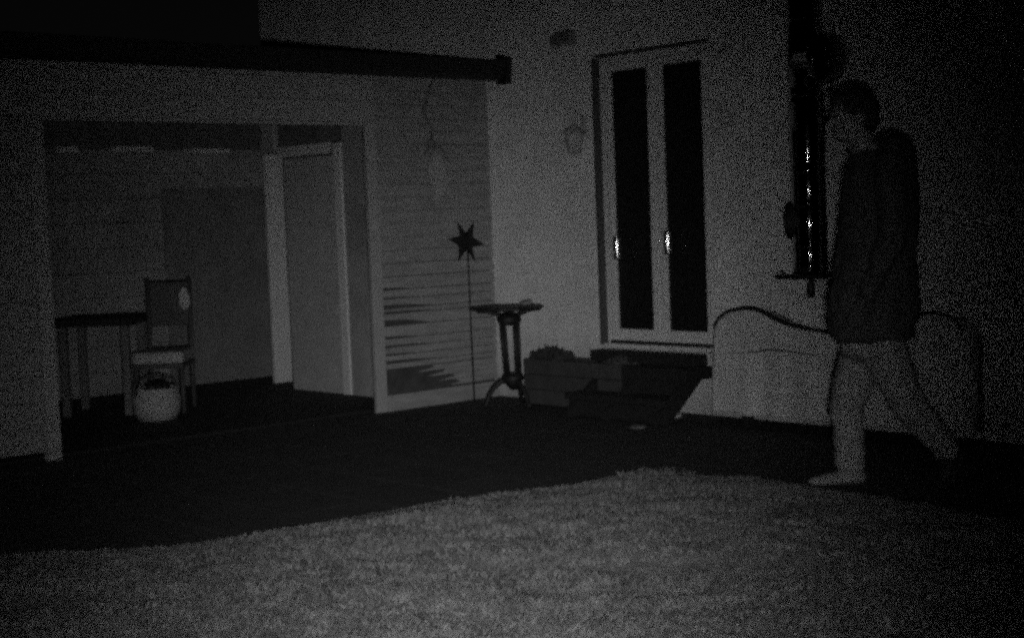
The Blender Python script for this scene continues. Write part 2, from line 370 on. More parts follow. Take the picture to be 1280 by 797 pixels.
# roof slab, rafters, fascia and gutter
zR = zE + .02
m = MB(); m.hexa([Lf(.01, .15, zR), Lf(uEnd + .25, .15, zR), Lf(uEnd + .25, -DEP - .2, zR + .05), Lf(.01, -DEP - .2, zR + .05), Lf(.01, .15, zR + .05), Lf(uEnd + .25, .15, zR + .05), Lf(uEnd + .25, -DEP - .2, zR + .1), Lf(.01, -DEP - .2, zR + .1)])
m.build('roof', roof_m, sh)
m = MB()
for i in range(9):
    u = .3 + i * .68; m.box(Lf, (u, -DEP + .05, zE - .11), (u + .06, -.04, zR - .003))
m.build('rafters', dark_wood, sh)
off = .17
_, zg1 = onL(600, 106, off); _, zg0 = onL(600, 79, off); _, zg3 = onL(100, 73, off)
print('gutter z', zg1, zg0, zg3)
def gu(u0, u1):
    pr = []
    for kx in range(9):
        a = math.pi * kx / 8; pr.append((.065 * -math.cos(a) + off, zb_g - .0 + .05 * (1 - math.sin(a))))
    return pr
zb_g = (zg1 + zg3) / 2
m = MB(); m.box(Lf, (.004, .152, zb_g + .004), (uEnd + .25, .172, zb_g + .15)); m.build('fascia', black_metal, sh)
m = MB(); m.prism([Lf(.004, .173, zb_g + .03), Lf(.004, .185, zb_g), Lf(.004, .235, zb_g), Lf(.004, .262, zb_g + .03), Lf(.004, .275, zb_g + .135), Lf(.004, .173, zb_g + .135)], uL * (uEnd + .24)); m.build('gutter', black_metal, sh)
m = MB(); m.prism([Lf(.002, .168, zb_g - .02), Lf(.002, .27, zb_g - .02), Lf(.002, .285, zb_g + .16), Lf(.002, .168, zb_g + .19)], uL * .05); m.build('gutter_end', black_metal, sh)
m = MB(); ua, z_ = onL(329, 186, -DEP + .09); m.box(Lf, (ua + .0, -DEP + .032, z_ - .01), (uEnd - .01, -DEP + .06, zE - .005)); m.build('top_boards', mat('top_board_paint', .12, .85, var=.3, scale=5), sh)
m = MB(); m.box(W, (-DEP + .1, .003, z_ + .01), (-.05, .02, zE - .005)); m.build('top_boards', mat('top_board_side', .15, .85, var=.3, scale=5), sh)
# pale battens lying high up inside the shelter
for (a, b, y) in ((68, 96, 187), (140, 190, 187), (240, 286, 189)):
    ua, z_ = onL(b, y, -DEP + .2); ub, _ = onL(a, y, -DEP + .2)
    m = MB(); m.box(Lf, (ua, -DEP + .031, z_ - .02), (ub, -DEP + .22, z_ + .02)); m.build('shelf_board', frame_m, sh)

# ------------------------------------------------------------------ flue pipe on the wall
PW = .22
fu, _ = onW(1011, 250, PW); _, zf0 = onW(1011, 343, PW)
fl = thing('flue_pipe', W(fu, PW, zf0), 'polished steel flue pipe running up the house wall beside the person', 'flue')
RP = .094
def zp_(y): return onW(1011, y, PW)[1]
cuts = [zf0 + .01] + [zp_(y) for y in (306, 255, 213, 118, 22)] + [2.9, 3.9, 4.9, 5.9]
prof_ = []
for a, b in zip(cuts, cuts[1:]):
    for q in range(11):
        k = q / 10; hh = (b - a) / 2; prof_.append((RP + min(.007, .04 * hh) * (1 - (2 * k - 1) ** 2), a + (b - a) * k))
m = MB(); m.lathe(W(fu, PW, 0), prof_, 64); m.build('pipe', steel, fl, smooth=True)
for y in (332, 306, 255, 213, 118, 96, 22):
    m = MB(); zz = zp_(y); m.lathe(W(fu, PW, 0), [(RP, zz - .02), (RP + .003, zz - .017), (RP + .0045, zz - .01), (RP + .0045, zz + .01), (RP + .003, zz + .017), (RP, zz + .02)], 40); m.build('locking_band', steel, fl, smooth=True)
m = MB(); m.box(W, (fu - .17, .0, zf0 - .022), (fu + .1, PW + .1, zf0)); m.build('bracket_plate', black_metal, fl, bevel=.004)
m = MB(); m.prism([W(fu - .02, .002, zf0 - .024), W(fu - .02, PW + .05, zf0 - .024), W(fu - .02, .002, zf0 - .2)], uW * .02); m.build('bracket_strut', plaster, fl)
m = MB(); m.tube([W(fu, PW, zf0 - .023), W(fu, PW, zf0 - .13)], .022); m.build('drain_stub', black_metal, fl, smooth=True)
m = MB(); zz = zp_(275); ax = (-uW * .93 + nW * .35).normalized(); c = W(fu, PW, zz); m.lathe(c, [(.094, .02), (.094, .095), (.106, .097), (.106, .112), (.09, .12), (.03, .124)], 32, ax); m.build('inspection_cap', black_metal, fl, smooth=False)
m = MB(); zz = zp_(75); c = W(fu, PW, zz); ax = (uW * .93 + nW * .30 + Z * -.05).normalized()
m.lathe(c, [(.11, .03), (.11, .17), (.132, .175), (.138, .2), (.126, .222), (.075, .238), (.02, .243)], 36, ax); m.build('branch_cap', steel, fl, smooth=True)
m = MB(); c2 = c + ax * .248; sid = ax.cross(Z).normalized(); m.tube([c2 - sid * .05, c2 - sid * .045 + ax * .02, c2 + sid * .045 + ax * .02 - Z * .03, c2 + sid * .05 - Z * .03], .007); m.build('cap_handle', chrome, fl, smooth=True)
m = MB(); zz = zp_(150); m.box(W, (fu - .02, .0, zz - .015), (fu + .02, PW - RP, zz + .015)); m.build('wall_clamp', black_metal, fl)
m = MB(); ua, za = onW(975, 345, PW + .09); m.ball(W(ua + .02, PW + .09, za + .02), .012); m.tube([W(ua + .02, PW + .09, za + .02), W(ua + .02, PW + .09, za)], .006); m.build('bolt', chrome, fl, smooth=True)

# ------------------------------------------------------------------ small wall fixtures
u, z = onW(703, 47, .05)
t = thing('wall_vent', W(u, 0, z - .05), 'small dark vent hood high on the wall left of the door', 'vent')
m = MB(); m.prism([W(u - .09, .002, z + .05), W(u - .09, .07, z + .02), W(u - .09, .08, z - .05), W(u - .09, .002, z - .05)], uW * .17); m.build('hood', mat('vent_grey', .2, .7, var=.2), t, bevel=.006)
for i in range(3):
    m = MB(); m.box(W, (u - .08, .081, z - .04 + i * .02), (u + .07, .086, z - .033 + i * .02)); m.build('louvre', mat('vent_dark', .13, .7), t)
u, z = onW(719, 175, .1)
t = thing('wall_lantern', W(u, 0, z - .08), 'dim grey wall lantern mounted just left of the tall door', 'lantern')
lm = mat('lantern_grey', .44, .6, var=.2)
m = MB(); m.box(W, (u - .03, .002, z + .02), (u + .03, .02, z + .16)); m.build('back_plate', lm, t, bevel=.004)
m = MB(); m.tube([W(u, .02, z + .13), W(u, .07, z + .19), W(u, .11, z + .16), W(u, .11, z + .09)], .008); m.build('arm', lm, t, smooth=True)
m = MB(); m.lathe(W(u, .11, z), [(.015, .1), (.03, .09), (.075, .05), (.078, .042)], 8); m.build('hood', lm, t)
m = MB(); m.lathe(W(u, .11, z), [(.045, -.08), (.062, .04)], 8); m.build('lamp_glass', mat('lantern_glass', .4, .25, var=.15), t)
m = MB(); m.lathe(W(u, .11, z), [(.01, -.105), (.03, -.095), (.05, -.082)], 8); m.build('base', lm, t)

# ------------------------------------------------------------------ hanging ornament under the gutter
p0 = Lf(*[onL(541, 101, .2)[0], .2, onL(541, 101, .2)[1]])
def LL(px, py, n=.2): a, b = onL(px, py, n); return Lf(a, n, b)
t = thing('hanging_ornament', p0, 'pale leaf shaped ornament hanging on a dark twisted cord from the gutter', 'ornament')
m = MB(); m.tube([LL(541, 101), LL(537, 112), LL(534, 124), LL(529, 138), LL(533, 150), LL(541, 160), LL(541, 172)], [.004, .006, .009, .011, .006, .004, .005], 8); m.build('cord', mat('cord_fibre', .14, .9), t, smooth=True)
m = MB(); m.tube([LL(541, 168), LL(538, 178), LL(544, 186)], [.008, .018, .01], 8)
for (a, b) in (((541, 176), (529, 196)), ((543, 178), (563, 205))):
    m.tube([LL(*a), LL((a[0] + b[0]) / 2 + 2, (a[1] + b[1]) / 2 - 3), LL(*b)], [.007, .006, .003], 6)
m.build('top_twig', mat('cord_fibre', .14, .9), t, smooth=True)
m = MB(); pts = [(540, 188), (547, 191), (554, 205), (558, 222), (555, 238), (549, 250), (544, 254), (540, 240), (536, 222), (534, 204)]
m.prism([LL(a, b, .205) for a, b in pts], nL * .012); m.build('leaf', mat('ornament_pale', .3, .6, var=.3, scale=25), t, bevel=.003)

# ------------------------------------------------------------------ star on a stick
YS = 10.15
_u = onL(593, 497, .16)[0]; b0 = Lf(_u, .16, 0); YS = b0.y
t = thing('garden_star', b0, 'dark six pointed star on a thin stick in front of the board wall', 'garden ornament')
c = atY(582.5, 302, YS)
tips = [(571, 275), (592.5, 277), (606, 305.5), (595, 329), (572.5, 328), (560, 298.5)]
m = MB(); vs = []; n = 6; cc = Vector((582.5, 302, 0))
ring = []
for i in range(n):
    ring.append(Vector((tips[i][0], tips[i][1], 0))); a = Vector((tips[i][0], tips[i][1], 0)); b = Vector((tips[(i + 1) % n][0], tips[(i + 1) % n][1], 0))
    mid = (a + b) / 2 - cc; ring.append(cc + mid.normalized() * 10.5)
P = [atY(q.x, q.y, YS) for q in ring]; fr_ = c + Vector((0, -.03, 0)); bk = c + Vector((0, .03, 0))
m.add(P + [fr_, bk], [(i, (i + 1) % 12, 12) for i in range(12)] + [((i + 1) % 12, i, 13) for i in range(12)]); m.build('star', cast_iron, t)
m = MB(); m.tube([Vector((b0.x, b0.y, -.01)), atY(588.5, 400, YS + .0), c + Vector((0.01, .0, -.06))], .0055, 8); m.build('stick', cast_iron, t, smooth=True)

# ------------------------------------------------------------------ bistro table
g0 = ground(636, 508); YT = g0.y
ct = atY(633, 385, YT); zt = ct.z
t = thing('bistro_table', Vector((ct.x, YT, 0)), 'dark cast iron pedestal table with thin top and curved feet beside the star', 'table')
px = lambda a, b, dy=0: atY(a, b, YT + dy)
m = MB(); m.lathe(Vector((ct.x, YT, 0)), [(.232, zt - .008), (.25, zt), (.25, zt + .008), (.236, zt + .014)], 40); tt = m.build('table_top', cast_iron, t)
cx = ct.x + .015; zc0 = px(636, 398).z; zc1 = px(640, 470).z
m = MB()
for i in range(4):
    a = math.pi / 4 + i * math.pi / 2 + .25; dx, dy = .068 * math.cos(a), .068 * math.sin(a)
    m.tube([(cx + dx, YT + dy, zc0 + .01), (cx + dx * .9 + .006, YT + dy * .9, (zc0 + zc1) / 2), (cx + dx * .8 + .012, YT + dy * .8, zc1 - .01)], .0125, 10)
m.lathe(Vector((cx, YT, 0)), [(.04, zc0 - .045), (.075, zc0 - .03), (.085, zc0 - .005), (.06, zc0 + .03), (.03, zc0 + .04)], 20)
m.lathe(Vector((cx + .012, YT, 0)), [(.02, zc1 - .09), (.05, zc1 - .055), (.078, zc1 - .01), (.06, zc1 + .02)], 20)
m.build('pedestal', cast_iron, t, smooth=True)
for i in range(4):
    a = math.radians(8) + i * math.pi / 2; dx, dy = math.cos(a), math.sin(a); f_ = lambda r, z: (cx + dx * r, YT + dy * r, z)
    m = MB(); m.tube([f_(.03, zc0 - .02), f_(.055, zc0 + .02), f_(.09, zt - .035), f_(.14, zt - .02), f_(.215, zt - .016)], [.013, .016, .014, .012, .009], 8); m.build('top_bracket', cast_iron, t, smooth=True)
for i in range(3):
    a = math.radians(188) + i * 2 * math.pi / 3; dx, dy = math.cos(a), math.sin(a); f_ = lambda r, z: (cx + dx * r, YT + dy * r, z)
    m = MB(); m.tube([f_(.02, zc1 - .03), f_(.07, zc1 - .03), f_(.12, zc1 - .07), f_(.155, .08), f_(.17, .025), f_(.2, .014)], [.02, .019, .016, .015, .016, .017], 8); m.build('leg', cast_iron, t, smooth=True)
u = px(658, 378)
m = MB(); rs = random.Random(5); c = Vector((u.x, YT + .02, zt + .014 + .014)); m.ball(c, .04, 14, 8, (1.1, .8, .42)); m.ball(c + Vector((.02, 0, .006)), .022, 10, 7, (1, 1, .9))
tag(m.build('pebble', mat('grey_pebble', .2, .8, var=.2, scale=20), None, smooth=True), 'small grey rounded pebble lying on the dark table top', 'pebble')

# ------------------------------------------------------------------ planter bed between table and steps
ua = onW(655, 470, .27)[0]; ub = onW(785, 470, .2)[0]
zt_ = (onW(735, 446, .1)[1])
t = thing('planter', W(ua, .2, 0), 'dark low wooden planter along the wall between table and steps', 'planter')
m = MB()
for i in range(3):
    h0 = .01 + i * (zt_ - .02) / 3; h1 = h0 + (zt_ - .02) / 3 - .006
    m.box(W, (ua, .245, h0), (ub, .27, h1)); m.box(W, (ua, .03, h0), (ua + .025, .243, h1)); m.box(W, (ub - .025, .03, h0), (ub, .243, h1)); m.box(W, (ua + .027, .01, h0), (ub - .027, .028, h1))
pm = mat('planter_wood', .042, .85, var=.3, scale=8, bump=.4); m.build('boards', pm, t, bevel=.003)
m = MB(); m.box(W, (ua + .03, .03, .02), (ub - .03, .24, zt_ - .05)); m.build('soil', soil, t)
def leaves(name, c, rx, ry, h, n, size, parent, seed, mm=leaf_m, frame=W):
    rr = random.Random(seed); m = MB()
    for i in range(n):
        a = rr.uniform(0, 6.283); q = math.sqrt(rr.random()); x = c[0] + rx * q * math.cos(a); y = c[1] + ry * q * math.sin(a); z = c[2] + h * rr.random() * (1.05 - .6 * q * q)
        p = frame(x, y, z); d = Vector((rr.uniform(-1, 1), rr.uniform(-1, 1), rr.uniform(-.2, 1))).normalized(); s_ = d.orthogonal().normalized() * size * .35 * rr.uniform(.6, 1.2); l_ = d * size * rr.uniform(.7, 1.4)
        m.add([p, p + l_ * .45 + s_, p + l_, p + l_ * .45 - s_], [(0, 1, 2), (0, 2, 3)])
    return m.build(name, mm, parent)
uc = onW(690, 440, .14)[0]
t = thing('low_shrub', W(uc, .14, zt_ - .05), 'low leafy dark shrub growing at the left end of the planter', 'shrub')
leaves('foliage', (uc, .14, zt_ - .03), .17, .1, .07, 900, .035, t, 3, mat('shrub_leaf', .035, .7, var=.4, scale=9))
m = MB(); rr = random.Random(4)
for i in range(9):
    x = uc + rr.uniform(-.15, .15); m.tube([W(uc + rr.uniform(-.03, .03), .14, zt_ - .055), W(x, .14 + rr.uniform(-.06, .06), zt_ + .04)], .004, 6)
m.build('stem', dark_wood, t)
uc = onW(757, 470, .3)[0]
t = thing('trailing_plant', W(uc, .14, zt_ - .05), 'sparse dark plant at the planter end next to the steps', 'plant')
leaves('foliage', (uc, .14, zt_ - .06), .14, .08, .07, 420, .035, t, 8)
m = MB()
for i in range(5):
    m.tube([W(uc, .14, zt_ - .055), W(uc + rr.uniform(-.1, .1), .14 + rr.uniform(-.08, .08), zt_ + .0)], .003, 6)
m.build('stem', dark_wood, t)

# ------------------------------------------------------------------ steps to the door
us0 = onW(752, 440, .03)[0]; us1 = onW(882, 445, .02)[0]; ue1, zA = onW(887, 455, .03); _, zB = onW(887, 473, .03)
print('steps', us0, us1, ue1, zA, zB, zD0)
t = thing('door_steps', W((us0 + us1) / 2, 0, 0), 'black wooden steps leading down from the tall glass door', 'steps')
m = MB(); m.box(W, (us0, .003, zA - .01), (us1, .14, zD0 - .004)); m.build('riser_box', dark_wood, t, bevel=.004)
m = MB(); ul = us0 + .10
m.box(W, (ul - .02, .004, zB), (ue1, .26, zA - .012)); m.build('tread', dark_wood, t, bevel=.005)
m = MB(); m.box(W, (ul - .02, .262, zB - .13), (ue1, .46, zB - .09)); m.build('tread', dark_wood, t, bevel=.005)
m = MB(); m.prism([W(ul + .005, .004, -.01), W(ul + .005, .45, -.01), W(ul + .005, .45, zB - .132), W(ul + .005, .255, zB - .132), W(ul + .005, .255, zB - .002), W(ul + .005, .004, zB - .002)], uW * .03); m.build('side_panel', dark_wood, t)
for u in (ul + .05, (us0 + ue1) / 2, ue1 - .045):
    m = MB(); m.prism([W(u, .255, zB - .001), W(u, .10, zB - .001), W(u, .40, -.01), W(u, .52, -.01), W(u, .52, .04)], uW * .04); m.build('stringer', dark_wood, t)
m = MB(); m.box(W, (ul + .04, .245, zB - .088), (ue1 - .05, .258, zB - .002)); m.build('riser', dark_wood, t)
m = MB(); m.box(W, (ul + .04, .44, .0), (ue1 - .05, .455, zB - .132)); m.build('riser', dark_wood, t)

# pale stones by the steps
def stone(px_, py_, rx, ry, rz, label, seed, mm=stone_m):
    c = ground(px_, py_); bm = bmesh.new(); bmesh.ops.create_icosphere(bm, subdivisions=4, radius=1)
    for v_ in bm.verts:
        q = v_.co.copy(); k = 1 + .22 * noise.noise(q * 1.6 + Vector((seed, 0, 0))) + .06 * noise.noise(q * 5 + Vector((seed, 3, 0)))
        v_.co = Vector((q.x * rx * k, q.y * ry * k, max(q.z, -.5) * rz * k))
    me = bpy.data.meshes.new('stone'); bm.to_mesh(me); bm.free(); me.materials.append(mm)
    for p in me.polygons: p.use_smooth = True
    o = bpy.data.objects.new('stone', me); COL.objects.link(o); o.location = (c.x, c.y, rz * .45); o.rotation_euler = (0, 0, -.1); return tag(o, label, 'stone')
stone(826, 521, .13, .12, .035, 'wide flat pale stone on the ground right of the black steps', 1, mat('stone_grey', .32, .85, var=.2, scale=10, bump=.5, bscale=40))
stone(722, 513, .055, .05, .02, 'tiny bright pale stone on the ground in front of the planter', 5)
stone(797, 534, .05, .06, .012, 'small dull flat stone on the dark paving before the steps', 9, mat('stone_dull', .12, .85, var=.2, scale=10))

# ------------------------------------------------------------------ covered garden bench
ON = .30
def BW(px_, py_, n=ON): u_, z_ = onW(px_, py_, n); return W(u_, n, z_)
top = [(893, 408), (898, 398), (908, 390), (920, 387), (932, 385), (944, 386), (956, 391), (970, 399), (985, 405), (1000, 409), (1020, 413), (1040, 417), (1075, 419), (1105, 412), (1130, 400), (1150, 393), (1168, 391), (1185, 395), (1198, 404), (1205, 418)]
t = thing('covered_bench', W(onW(1050, 500, .2)[0], .2, 0), 'garden bench under a pale cover with dark curved top edge, behind the person', 'bench')
rows = 22; m = MB(); vs = []; fs = []; nt_ = len(top) * 3 - 2
tp = []
for i in range(len(top) - 1):
    for k in range(3): tp.append((top[i][0] + (top[i + 1][0] - top[i][0]) * k / 3, top[i][1] + (top[i + 1][1] - top[i][1]) * k / 3))
tp.append(top[-1]); nn = len(tp)
for i, (a, b) in enumerate(tp):
    u_, z_ = onW(a, b, ON)
    for r in range(rows + 1):
        k = r / rows
        if r < 3: # over the back
            vs.append(W(u_, .12 + (ON - .12) * (r / 3.0), z_ - .03 * (1 - r / 3.0))); continue
        k = (r - 3) / (rows - 3); z2 = z_ + (.07 - z_) * k
        n_ = ON + .035 * k + .012 * noise.noise(Vector((u_ * 5, k * 2, 0))) + (.02 * noise.noise(Vector((u_ * 9, 7, 0))) * k)
        if r == 3: n_ = ON
        vs.append(W(u_, n_, z2))
for i in range(nn - 1):
    for r in range(rows):
        a = i * (rows + 1) + r; fs.append((a, a + 1, a + rows + 2, a + rows + 1))
m.add(vs, fs)
for e in (0, nn - 1):
    u_, z_ = onW(tp[e][0], tp[e][1], ON); m.add([W(u_, .12, .07), W(u_, ON + .035, .07), W(u_, ON, z_), W(u_, .12, z_ - .03)], [(0, 1, 2, 3)])
cv = m.build('cover', cover_m, t, smooth=True); sm = cv.modifiers.new('thick', 'SOLIDIFY'); sm.thickness = .004
m = MB(); rad = []
for i, (a, b) in enumerate(tp):
    rad.append(.006 + .008 * math.exp(-((a - 965) / 38.0) ** 2) + .003 * math.exp(-((a - 1060) / 60.0) ** 2))
m.tube([BW(a, b, ON + .006) for a, b in tp], rad, 8); m.build('top_shadow_piping', black_metal, t, smooth=True)  # black piping of varying width, also paints the shadow line above the cover
m = MB(); ln = [(910, 441), (930, 441), (945, 439.5), (958, 437), (970, 437), (985, 439), (1000, 441), (1018, 443.5), (1034, 445)]
m.tube([BW(a, b, ON + .02) for a, b in ln], [.001, .0025, .004, .0055, .0055, .004, .004, .004, .002], 6); m.build('tie_cord', black_metal, t, smooth=True)
for (a, n_) in ((935, .18), (935, .26), (1160, .18), (1160, .26)):
    u_ = onW(a, 500, n_)[0]; m = MB(); m.box(W, (u_ - .025, n_ - .025, 0), (u_ + .025, n_ + .025, .3)); m.build('leg', dark_wood, t)
m = MB(); u0_ = onW(925, 500, .2)[0]; u1_ = onW(1170, 500, .2)[0]; m.box(W, (u0_, .16, .3), (u1_, .27, .34)); m.build('seat', dark_wood, t)

# ------------------------------------------------------------------ inside the shelter: table, chair, basket
YC = 10.0
def G(px_, py_, Y): return atY(px_, py_, Y)
cb = ground(205, 515); YC = cb.y
t = thing('garden_chair', Vector((cb.x, YC, 0)), 'dark chair with a pale seat cushion inside the open shelter', 'chair')
zs_ = G(205, 452, YC).z; zc_t = G(205, 350, YC).z
xl, xr = G(176, 450, YC).x, G(236, 450, YC).x; chm = mat('chair_wood', .06, .7, var=.2)
for (x, y, h) in ((xl + .01, YC - .18, zs_), (xr - .01, YC - .18, zs_), (xl + .02, YC + .2, zc_t), (xr - .02, YC + .2, zc_t)):
    m = MB(); m.tube([(x, y, .012), (x, y, zs_), (x, y + (.03 if h > zs_ else 0), h)], .016, 8); m.build('leg', chm, t, smooth=True)
m = MB(); m.add([], []); m.box(lambda a, b, c: Vector((a, b, c)), (xl, YC - .2, zs_ - .03), (xr, YC + .21, zs_)); m.build('seat', chm, t, bevel=.006)
m = MB(); m.box(lambda a, b, c: Vector((a, b, c)), (xl - .01, YC - .215, zs_ + .002), (xr + .01, YC + .17, zs_ + .085)); m.build('cushion', cushion_m, t, bevel=.025)
m = MB(); m.box(lambda a, b, c: Vector((a, b, c)), (xl + .03, YC + .21, zc_t - .33), (xr - .03, YC + .235, zc_t - .02)); m.build('backrest', chm, t, bevel=.01)
u = G(223, 375, YC)
m = MB(); m.ball(Vector((u.x, YC + .17, u.z)), .06, 14, 10, (.7, .35, 1.35)); m.add([], []); o = m.build('cloth', mat('pale_cloth', .4, .9, var=.15, scale=15, bump=.4), None, smooth=True); tag(o, 'small pale cloth hung over the right top of the shelter chair', 'cloth')
ds = o.modifiers.new('folds', 'DISPLACE'); tx = bpy.data.textures.new('folds', 'CLOUDS'); tx.noise_scale = .05; ds.texture = tx; ds.strength = .03
bb = ground(197, 526)
t = thing('basket', bb, 'pale rounded basket standing on the shelter floor in front of the chair', 'basket')
rb = .16; hb = G(197, 486, bb.y).z
m = MB(); prof = [(rb * .78, .0), (rb * .95, hb * .25), (rb, hb * .6), (rb * .93, hb * .92), (rb * .97, hb), (rb * .88, hb), (rb * .86, hb * .4), (rb * .6, .03)]
m.lathe(Vector((bb.x, bb.y, .013)), prof, 32); bk_ = m.build('bowl', wicker_m, t, smooth=True)
m = MB(); m.tube([Vector((bb.x + rb * .92 * math.cos(a), bb.y, hb + .09 * math.sin(a))) for a in [math.pi * i / 14 for i in range(15)]], .008, 8); m.build('handle', chm, t, smooth=True)
u = G(175, 489, bb.y - rb)
m = MB(); m.lathe(Vector((bb.x - rb * .55, bb.y - rb * .55, hb * .4)), [(.03, 0), (.03, hb * .65), (.012, hb * .65 + .03), (.012, hb * .65 + .06)], 16); tag(m.build('jar', chrome, None, smooth=True), 'small shiny metal bottle sticking out of the basket', 'bottle')
m = MB(); rb2 = random.Random(9)
for i in range(3): m.ball(Vector((bb.x + .03 * i - .02, bb.y - .02 + .03 * i, hb + .01)), .05, 10, 8, (1, 1, .9))
tag(m.build('dark_pot', cast_iron, None, smooth=True), 'dark round pot resting in the top of the basket', 'pot')
tb = ground(118, 520); YTb = tb.y + .1
t = thing('shelter_table', Vector((tb.x, YTb, 0)), 'dark topped table at the left inside the open shelter', 'table')
bx = lambda a, b, c: Vector((a, b, c)); za_ = G(130, 396, YTb).z; xa, xb = G(78, 400, YTb).x, G(176, 400, YTb).x
m = MB(); m.box(bx, (xa, YTb - .25, za_ - .05), (xb, YTb + .3, za_)); m.build('table_top', dark_m, t, bevel=.006)
for x in (xa + .06, xb - .06):
    for y in (YTb - .2, YTb + .24):
        m = MB(); m.box(bx, (x - .025, y - .025, .012), (x + .025, y + .025, za_ - .052)); m.build('leg', mat('table_leg', .12, .8, var=.2), t, bevel=.004)

# ------------------------------------------------------------------ person walking left
pg = ground(1062, 606); YP = pg.y; SC = YP / F
print('person Y', YP, 'height', atY(1066, 116, YP).z)
def PP(px_, py_, d=0.0): return atY(px_, py_, YP) + Vector((0, d, 0))
person = thing('person', Vector((PP(1085, 600).x, YP, 0)), 'person in dark jacket and pale trousers walking left past the flue pipe', 'person')
def limb(m, pts, seg=16):
    # pts: (point, radius or (rx, ry)); overlapping rings closed with end balls, fused by a voxel remesh
    for i in range(len(pts) - 1):
        (a, ra), (b, rb_) = pts[i], pts[i + 1]; n = 6
        ra = ra if isinstance(ra, tuple) else (ra, ra, ra); rb_ = rb_ if isinstance(rb_, tuple) else (rb_, rb_, rb_)
        for k in range(n + (i == len(pts) - 2)):
            q = k / n; c = a.lerp(b, q); r = [ra[j] * (1 - q) + rb_[j] * q for j in range(3)]
            m.ball(c, 1.0, seg, 10, tuple(r))
def fused(m, name, mt, parent, voxel=.012, smooth=6, folds=0, fscale=.08):
    o = m.build(name, mt, parent)
    r = o.modifiers.new('fuse', 'REMESH'); r.mode = 'VOXEL'; r.voxel_size = voxel; r.use_smooth_shade = True
    s_ = o.modifiers.new('soften', 'SMOOTH'); s_.iterations = smooth; s_.factor = .5
    if folds:
        d_ = o.modifiers.new('folds', 'DISPLACE'); tx = bpy.data.textures.new(name + '_folds', 'CLOUDS'); tx.noise_scale = fscale; tx.noise_depth = 1; d_.texture = tx; d_.strength = folds; d_.mid_level = .5
    return o
# joints
head = PP(1067, 147); neck = PP(1078, 184); shN = PP(1101, 212, -.17); shF = PP(1095, 210, .17); pelvis = PP(1092, 405); chest = PP(1098, 255); belly = PP(1094, 335)
hipN = PP(1098, 432, -.085); hipF = PP(1086, 432, .085)
# far leg leads (foot on the ground), near leg trails
kF = PP(1062, 508, .07); aF = PP(1066, 583, .05); kN = PP(1130, 505, -.09); aN = PP(1176, 556, -.09)
toeF = PP(1024, 602, .04); heelF = PP(1072, 597, .05)
toeN = PP(1172, 598, -.09)
eN = PP(1098, 296, -.24); wN = PP(1070, 362, -.23); eF = PP(1086, 292, .23); wF = PP(1076, 352, .24)
b = MB()
hr = .098
b.ball(head + Vector((.004, 0, .02)), 1, 24, 18, (.098, .076, .10))         # skull
b.ball(head + Vector((-.028, 0, -.04)), 1, 20, 14, (.062, .056, .07))       # jaw
b.ball(head + Vector((-.07, 0, -.082)), 1, 12, 10, (.022, .024, .02))       # chin
b.ball(head + Vector((-.098, 0, -.015)), 1, 10, 8, (.014, .011, .02)); b.ball(head + Vector((-.106, 0, -.028)), 1, 10, 8, (.015, .014, .011)) # nose
b.ball(head + Vector((-.087, 0, .018)), 1, 12, 8, (.016, .05, .012))        # brow
b.ball(head + Vector((-.088, 0, -.052)), 1, 12, 8, (.012, .024, .006)); b.ball(head + Vector((-.086, 0, -.063)), 1, 12, 8, (.012, .022, .007)) # lips
for s_ in (-1, 1):
    b.ball(head + Vector((.012, s_ * .076, -.008)), 1, 10, 8, (.018, .008, .03))   # ears
limb(b, [(head + Vector((.02, 0, -.05)), .055), (neck, .058), (PP(1092, 205), .075)])
limb(b, [(PP(1094, 215), (.10, .15, .08)), (chest, (.12, .16, .12)), (belly, (.11, .14, .1)), (pelvis, (.12, .15, .1))])
limb(b, [(shN, .055), (eN, .042), (wN, .029)]); limb(b, [(shF, .055), (eF, .042), (wF, .029)])
limb(b, [(hipN, .085), (kN, .055), (aN, .038)]); limb(b, [(hipF, .085), (kF, .055), (aF, .038)])
limb(b, [(aF, .038), (heelF, .034)]); limb(b, [(heelF + Vector((0, 0, -.0)), .028), (toeF, (.03, .03, .018))]); limb(b, [(aN, .036), (toeN, .026)])
def hand(m, wr, dirv, side, g=0.0):
    d_ = dirv.normalized(); lat = Vector((d_.z, 0, -d_.x)).normalized(); nrm = Vector((0, 1, 0)) * side   # fingers spread along lat
    palm = wr + d_ * .055
    limb(m, [(wr, .026 + g), (wr + d_ * .03, (.034 + g, .016 + g, .03 + g)), (wr + d_ * .085, (.036 + g, .015 + g, .026 + g))], 10)
    for i, ln_ in enumerate((.066, .076, .07, .054)):
        b0_ = wr + d_ * .09 + lat * (-.03 + .0195 * i); p1 = b0_ + d_ * ln_ * .45 + nrm * .004; p2 = p1 + d_ * ln_ * .32 + nrm * .014; p3 = p2 + d_ * ln_ * .2 + nrm * .018
        limb(m, [(b0_, .0085 + g * .5), (p1, .008 + g * .5), (p2, .0075 + g * .5), (p3, .0065 + g)], 8)
    t0 = wr + d_ * .03 - lat * .028; t1 = t0 + d_ * .03 - lat * .022 + nrm * .008; t2 = t1 + d_ * .032 - lat * .004 + nrm * .01
    limb(m, [(t0, .0125 + g), (t1, .0105 + g * .7), (t2, .0085 + g)], 8)
hand(b, wN, wN - eN, 1); hand(b, wF, wF - eF, -1)
body = fused(b, 'body', skin_m, person, .0065, 3)
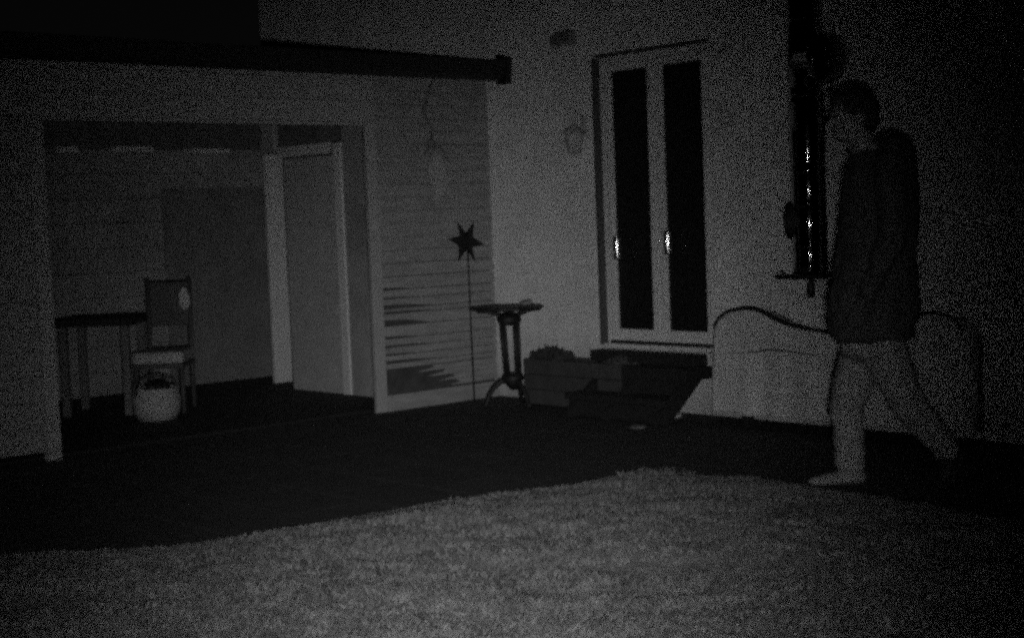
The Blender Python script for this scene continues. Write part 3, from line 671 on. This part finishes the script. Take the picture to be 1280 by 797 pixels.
# eyes
for s_ in (-1, 1):
    e = MB(); e.ball(head + Vector((-.083, s_ * .031, .002)), .0125, 12, 10); e.build('eye', mat('eye', .12, .2), person, smooth=True)
h = MB(); h.ball(head + Vector((.014, 0, .036)), 1, 24, 16, (.1, .084, .096)); h.ball(head + Vector((.05, 0, -.0)), 1, 20, 14, (.065, .076, .075))
h.ball(head + Vector((-.06, 0, .082)), 1, 14, 10, (.045, .06, .03))
fused(h, 'hair', hair_m, person, .008, 3, .012, .025)
# jacket
j = MB()
limb(j, [(PP(1093, 200), (.085, .12, .055)), (PP(1098, 222), (.15, .185, .09)), (PP(1098, 262), (.165, .20, .12)), (PP(1092, 335), (.175, .185, .12)), (PP(1089, 385), (.19, .195, .08)), (PP(1089, 408), (.195, .2, .06)), (PP(1091, 420), (.195, .2, .03))], 24)
j.ball(PP(1119, 197), 1, 20, 14, (.095, .13, .10)); limb(j, [(PP(1112, 215), (.125, .16, .1)), (PP(1110, 300), (.13, .16, .1)), (PP(1110, 395), (.14, .17, .07))])                          # hood lying on the back
limb(j, [(shN, .075), (eN, .062), (wN, .046)]); limb(j, [(shF, .075), (eF, .062), (wF, .046)])
limb(j, [(neck + Vector((.018, 0, -.03)), (.07, .075, .03)), (PP(1086, 196), (.09, .1, .03))])
fused(j, 'jacket', jacket_m, person, .0105, 6, .022, .09)
for (w_, e_, sd_) in ((wN, eN, 1), (wF, eF, -1)):
    gl = MB(); hand(gl, w_, w_ - e_, sd_, .003); fused(gl, 'glove', jacket_m, person, .005, 2)
# trousers
q = MB()
limb(q, [(PP(1091, 412), (.15, .16, .06)), (PP(1091, 436), (.145, .16, .06))], 20)
limb(q, [(hipF + Vector((.01, 0, 0)), .105), (kF, .078), (kF.lerp(aF, .5), .07), (aF + Vector((0, 0, .012)), .066)])
limb(q, [(hipN, .105), (kN, .078), (kN.lerp(aN, .5), .068), (aN, .06)])
fused(q, 'trousers', trouser_m, person, .0105, 5, .024, .07)
for (a_, h_, t_, up) in ((aF, heelF, toeF, 1), (aN, aN + Vector((.02, 0, -.05)), toeN, 0)):
    s1 = MB()
    if up: limb(s1, [(h_ + Vector((.01, 0, -.002)), (.045, .04, .034)), (h_.lerp(t_, .45) + Vector((0, 0, .0)), (.045, .044, .034)), (t_ + Vector((.0, 0, -.004)), (.045, .044, .022))]); limb(s1, [(a_ + Vector((0, 0, -.02)), .05), (h_ + Vector((0, 0, .01)), .045)])
    else: limb(s1, [(a_ + Vector((0, 0, -.01)), .05), (h_.lerp(t_, .5), (.042, .043, .045)), (t_ + Vector((0, 0, .01)), (.03, .043, .03))])
    so = fused(s1, 'shoe', shoe_m if up else sole_m, person, .008, 4)
    s2 = MB()
    if up: limb(s2, [(h_ + Vector((.012, 0, -.032)), (.047, .042, .012)), (t_ + Vector((0, 0, -.016)), (.047, .045, .01))])
    else: limb(s2, [(h_ + Vector((.045, 0, 0.02)), (.012, .04, .03)), (t_ + Vector((.025, 0, .0)), (.012, .042, .025))])
    fused(s2, 'sole', sole_m, so, .007, 2)
print('toes', toeF.z, heelF.z, toeN.z)
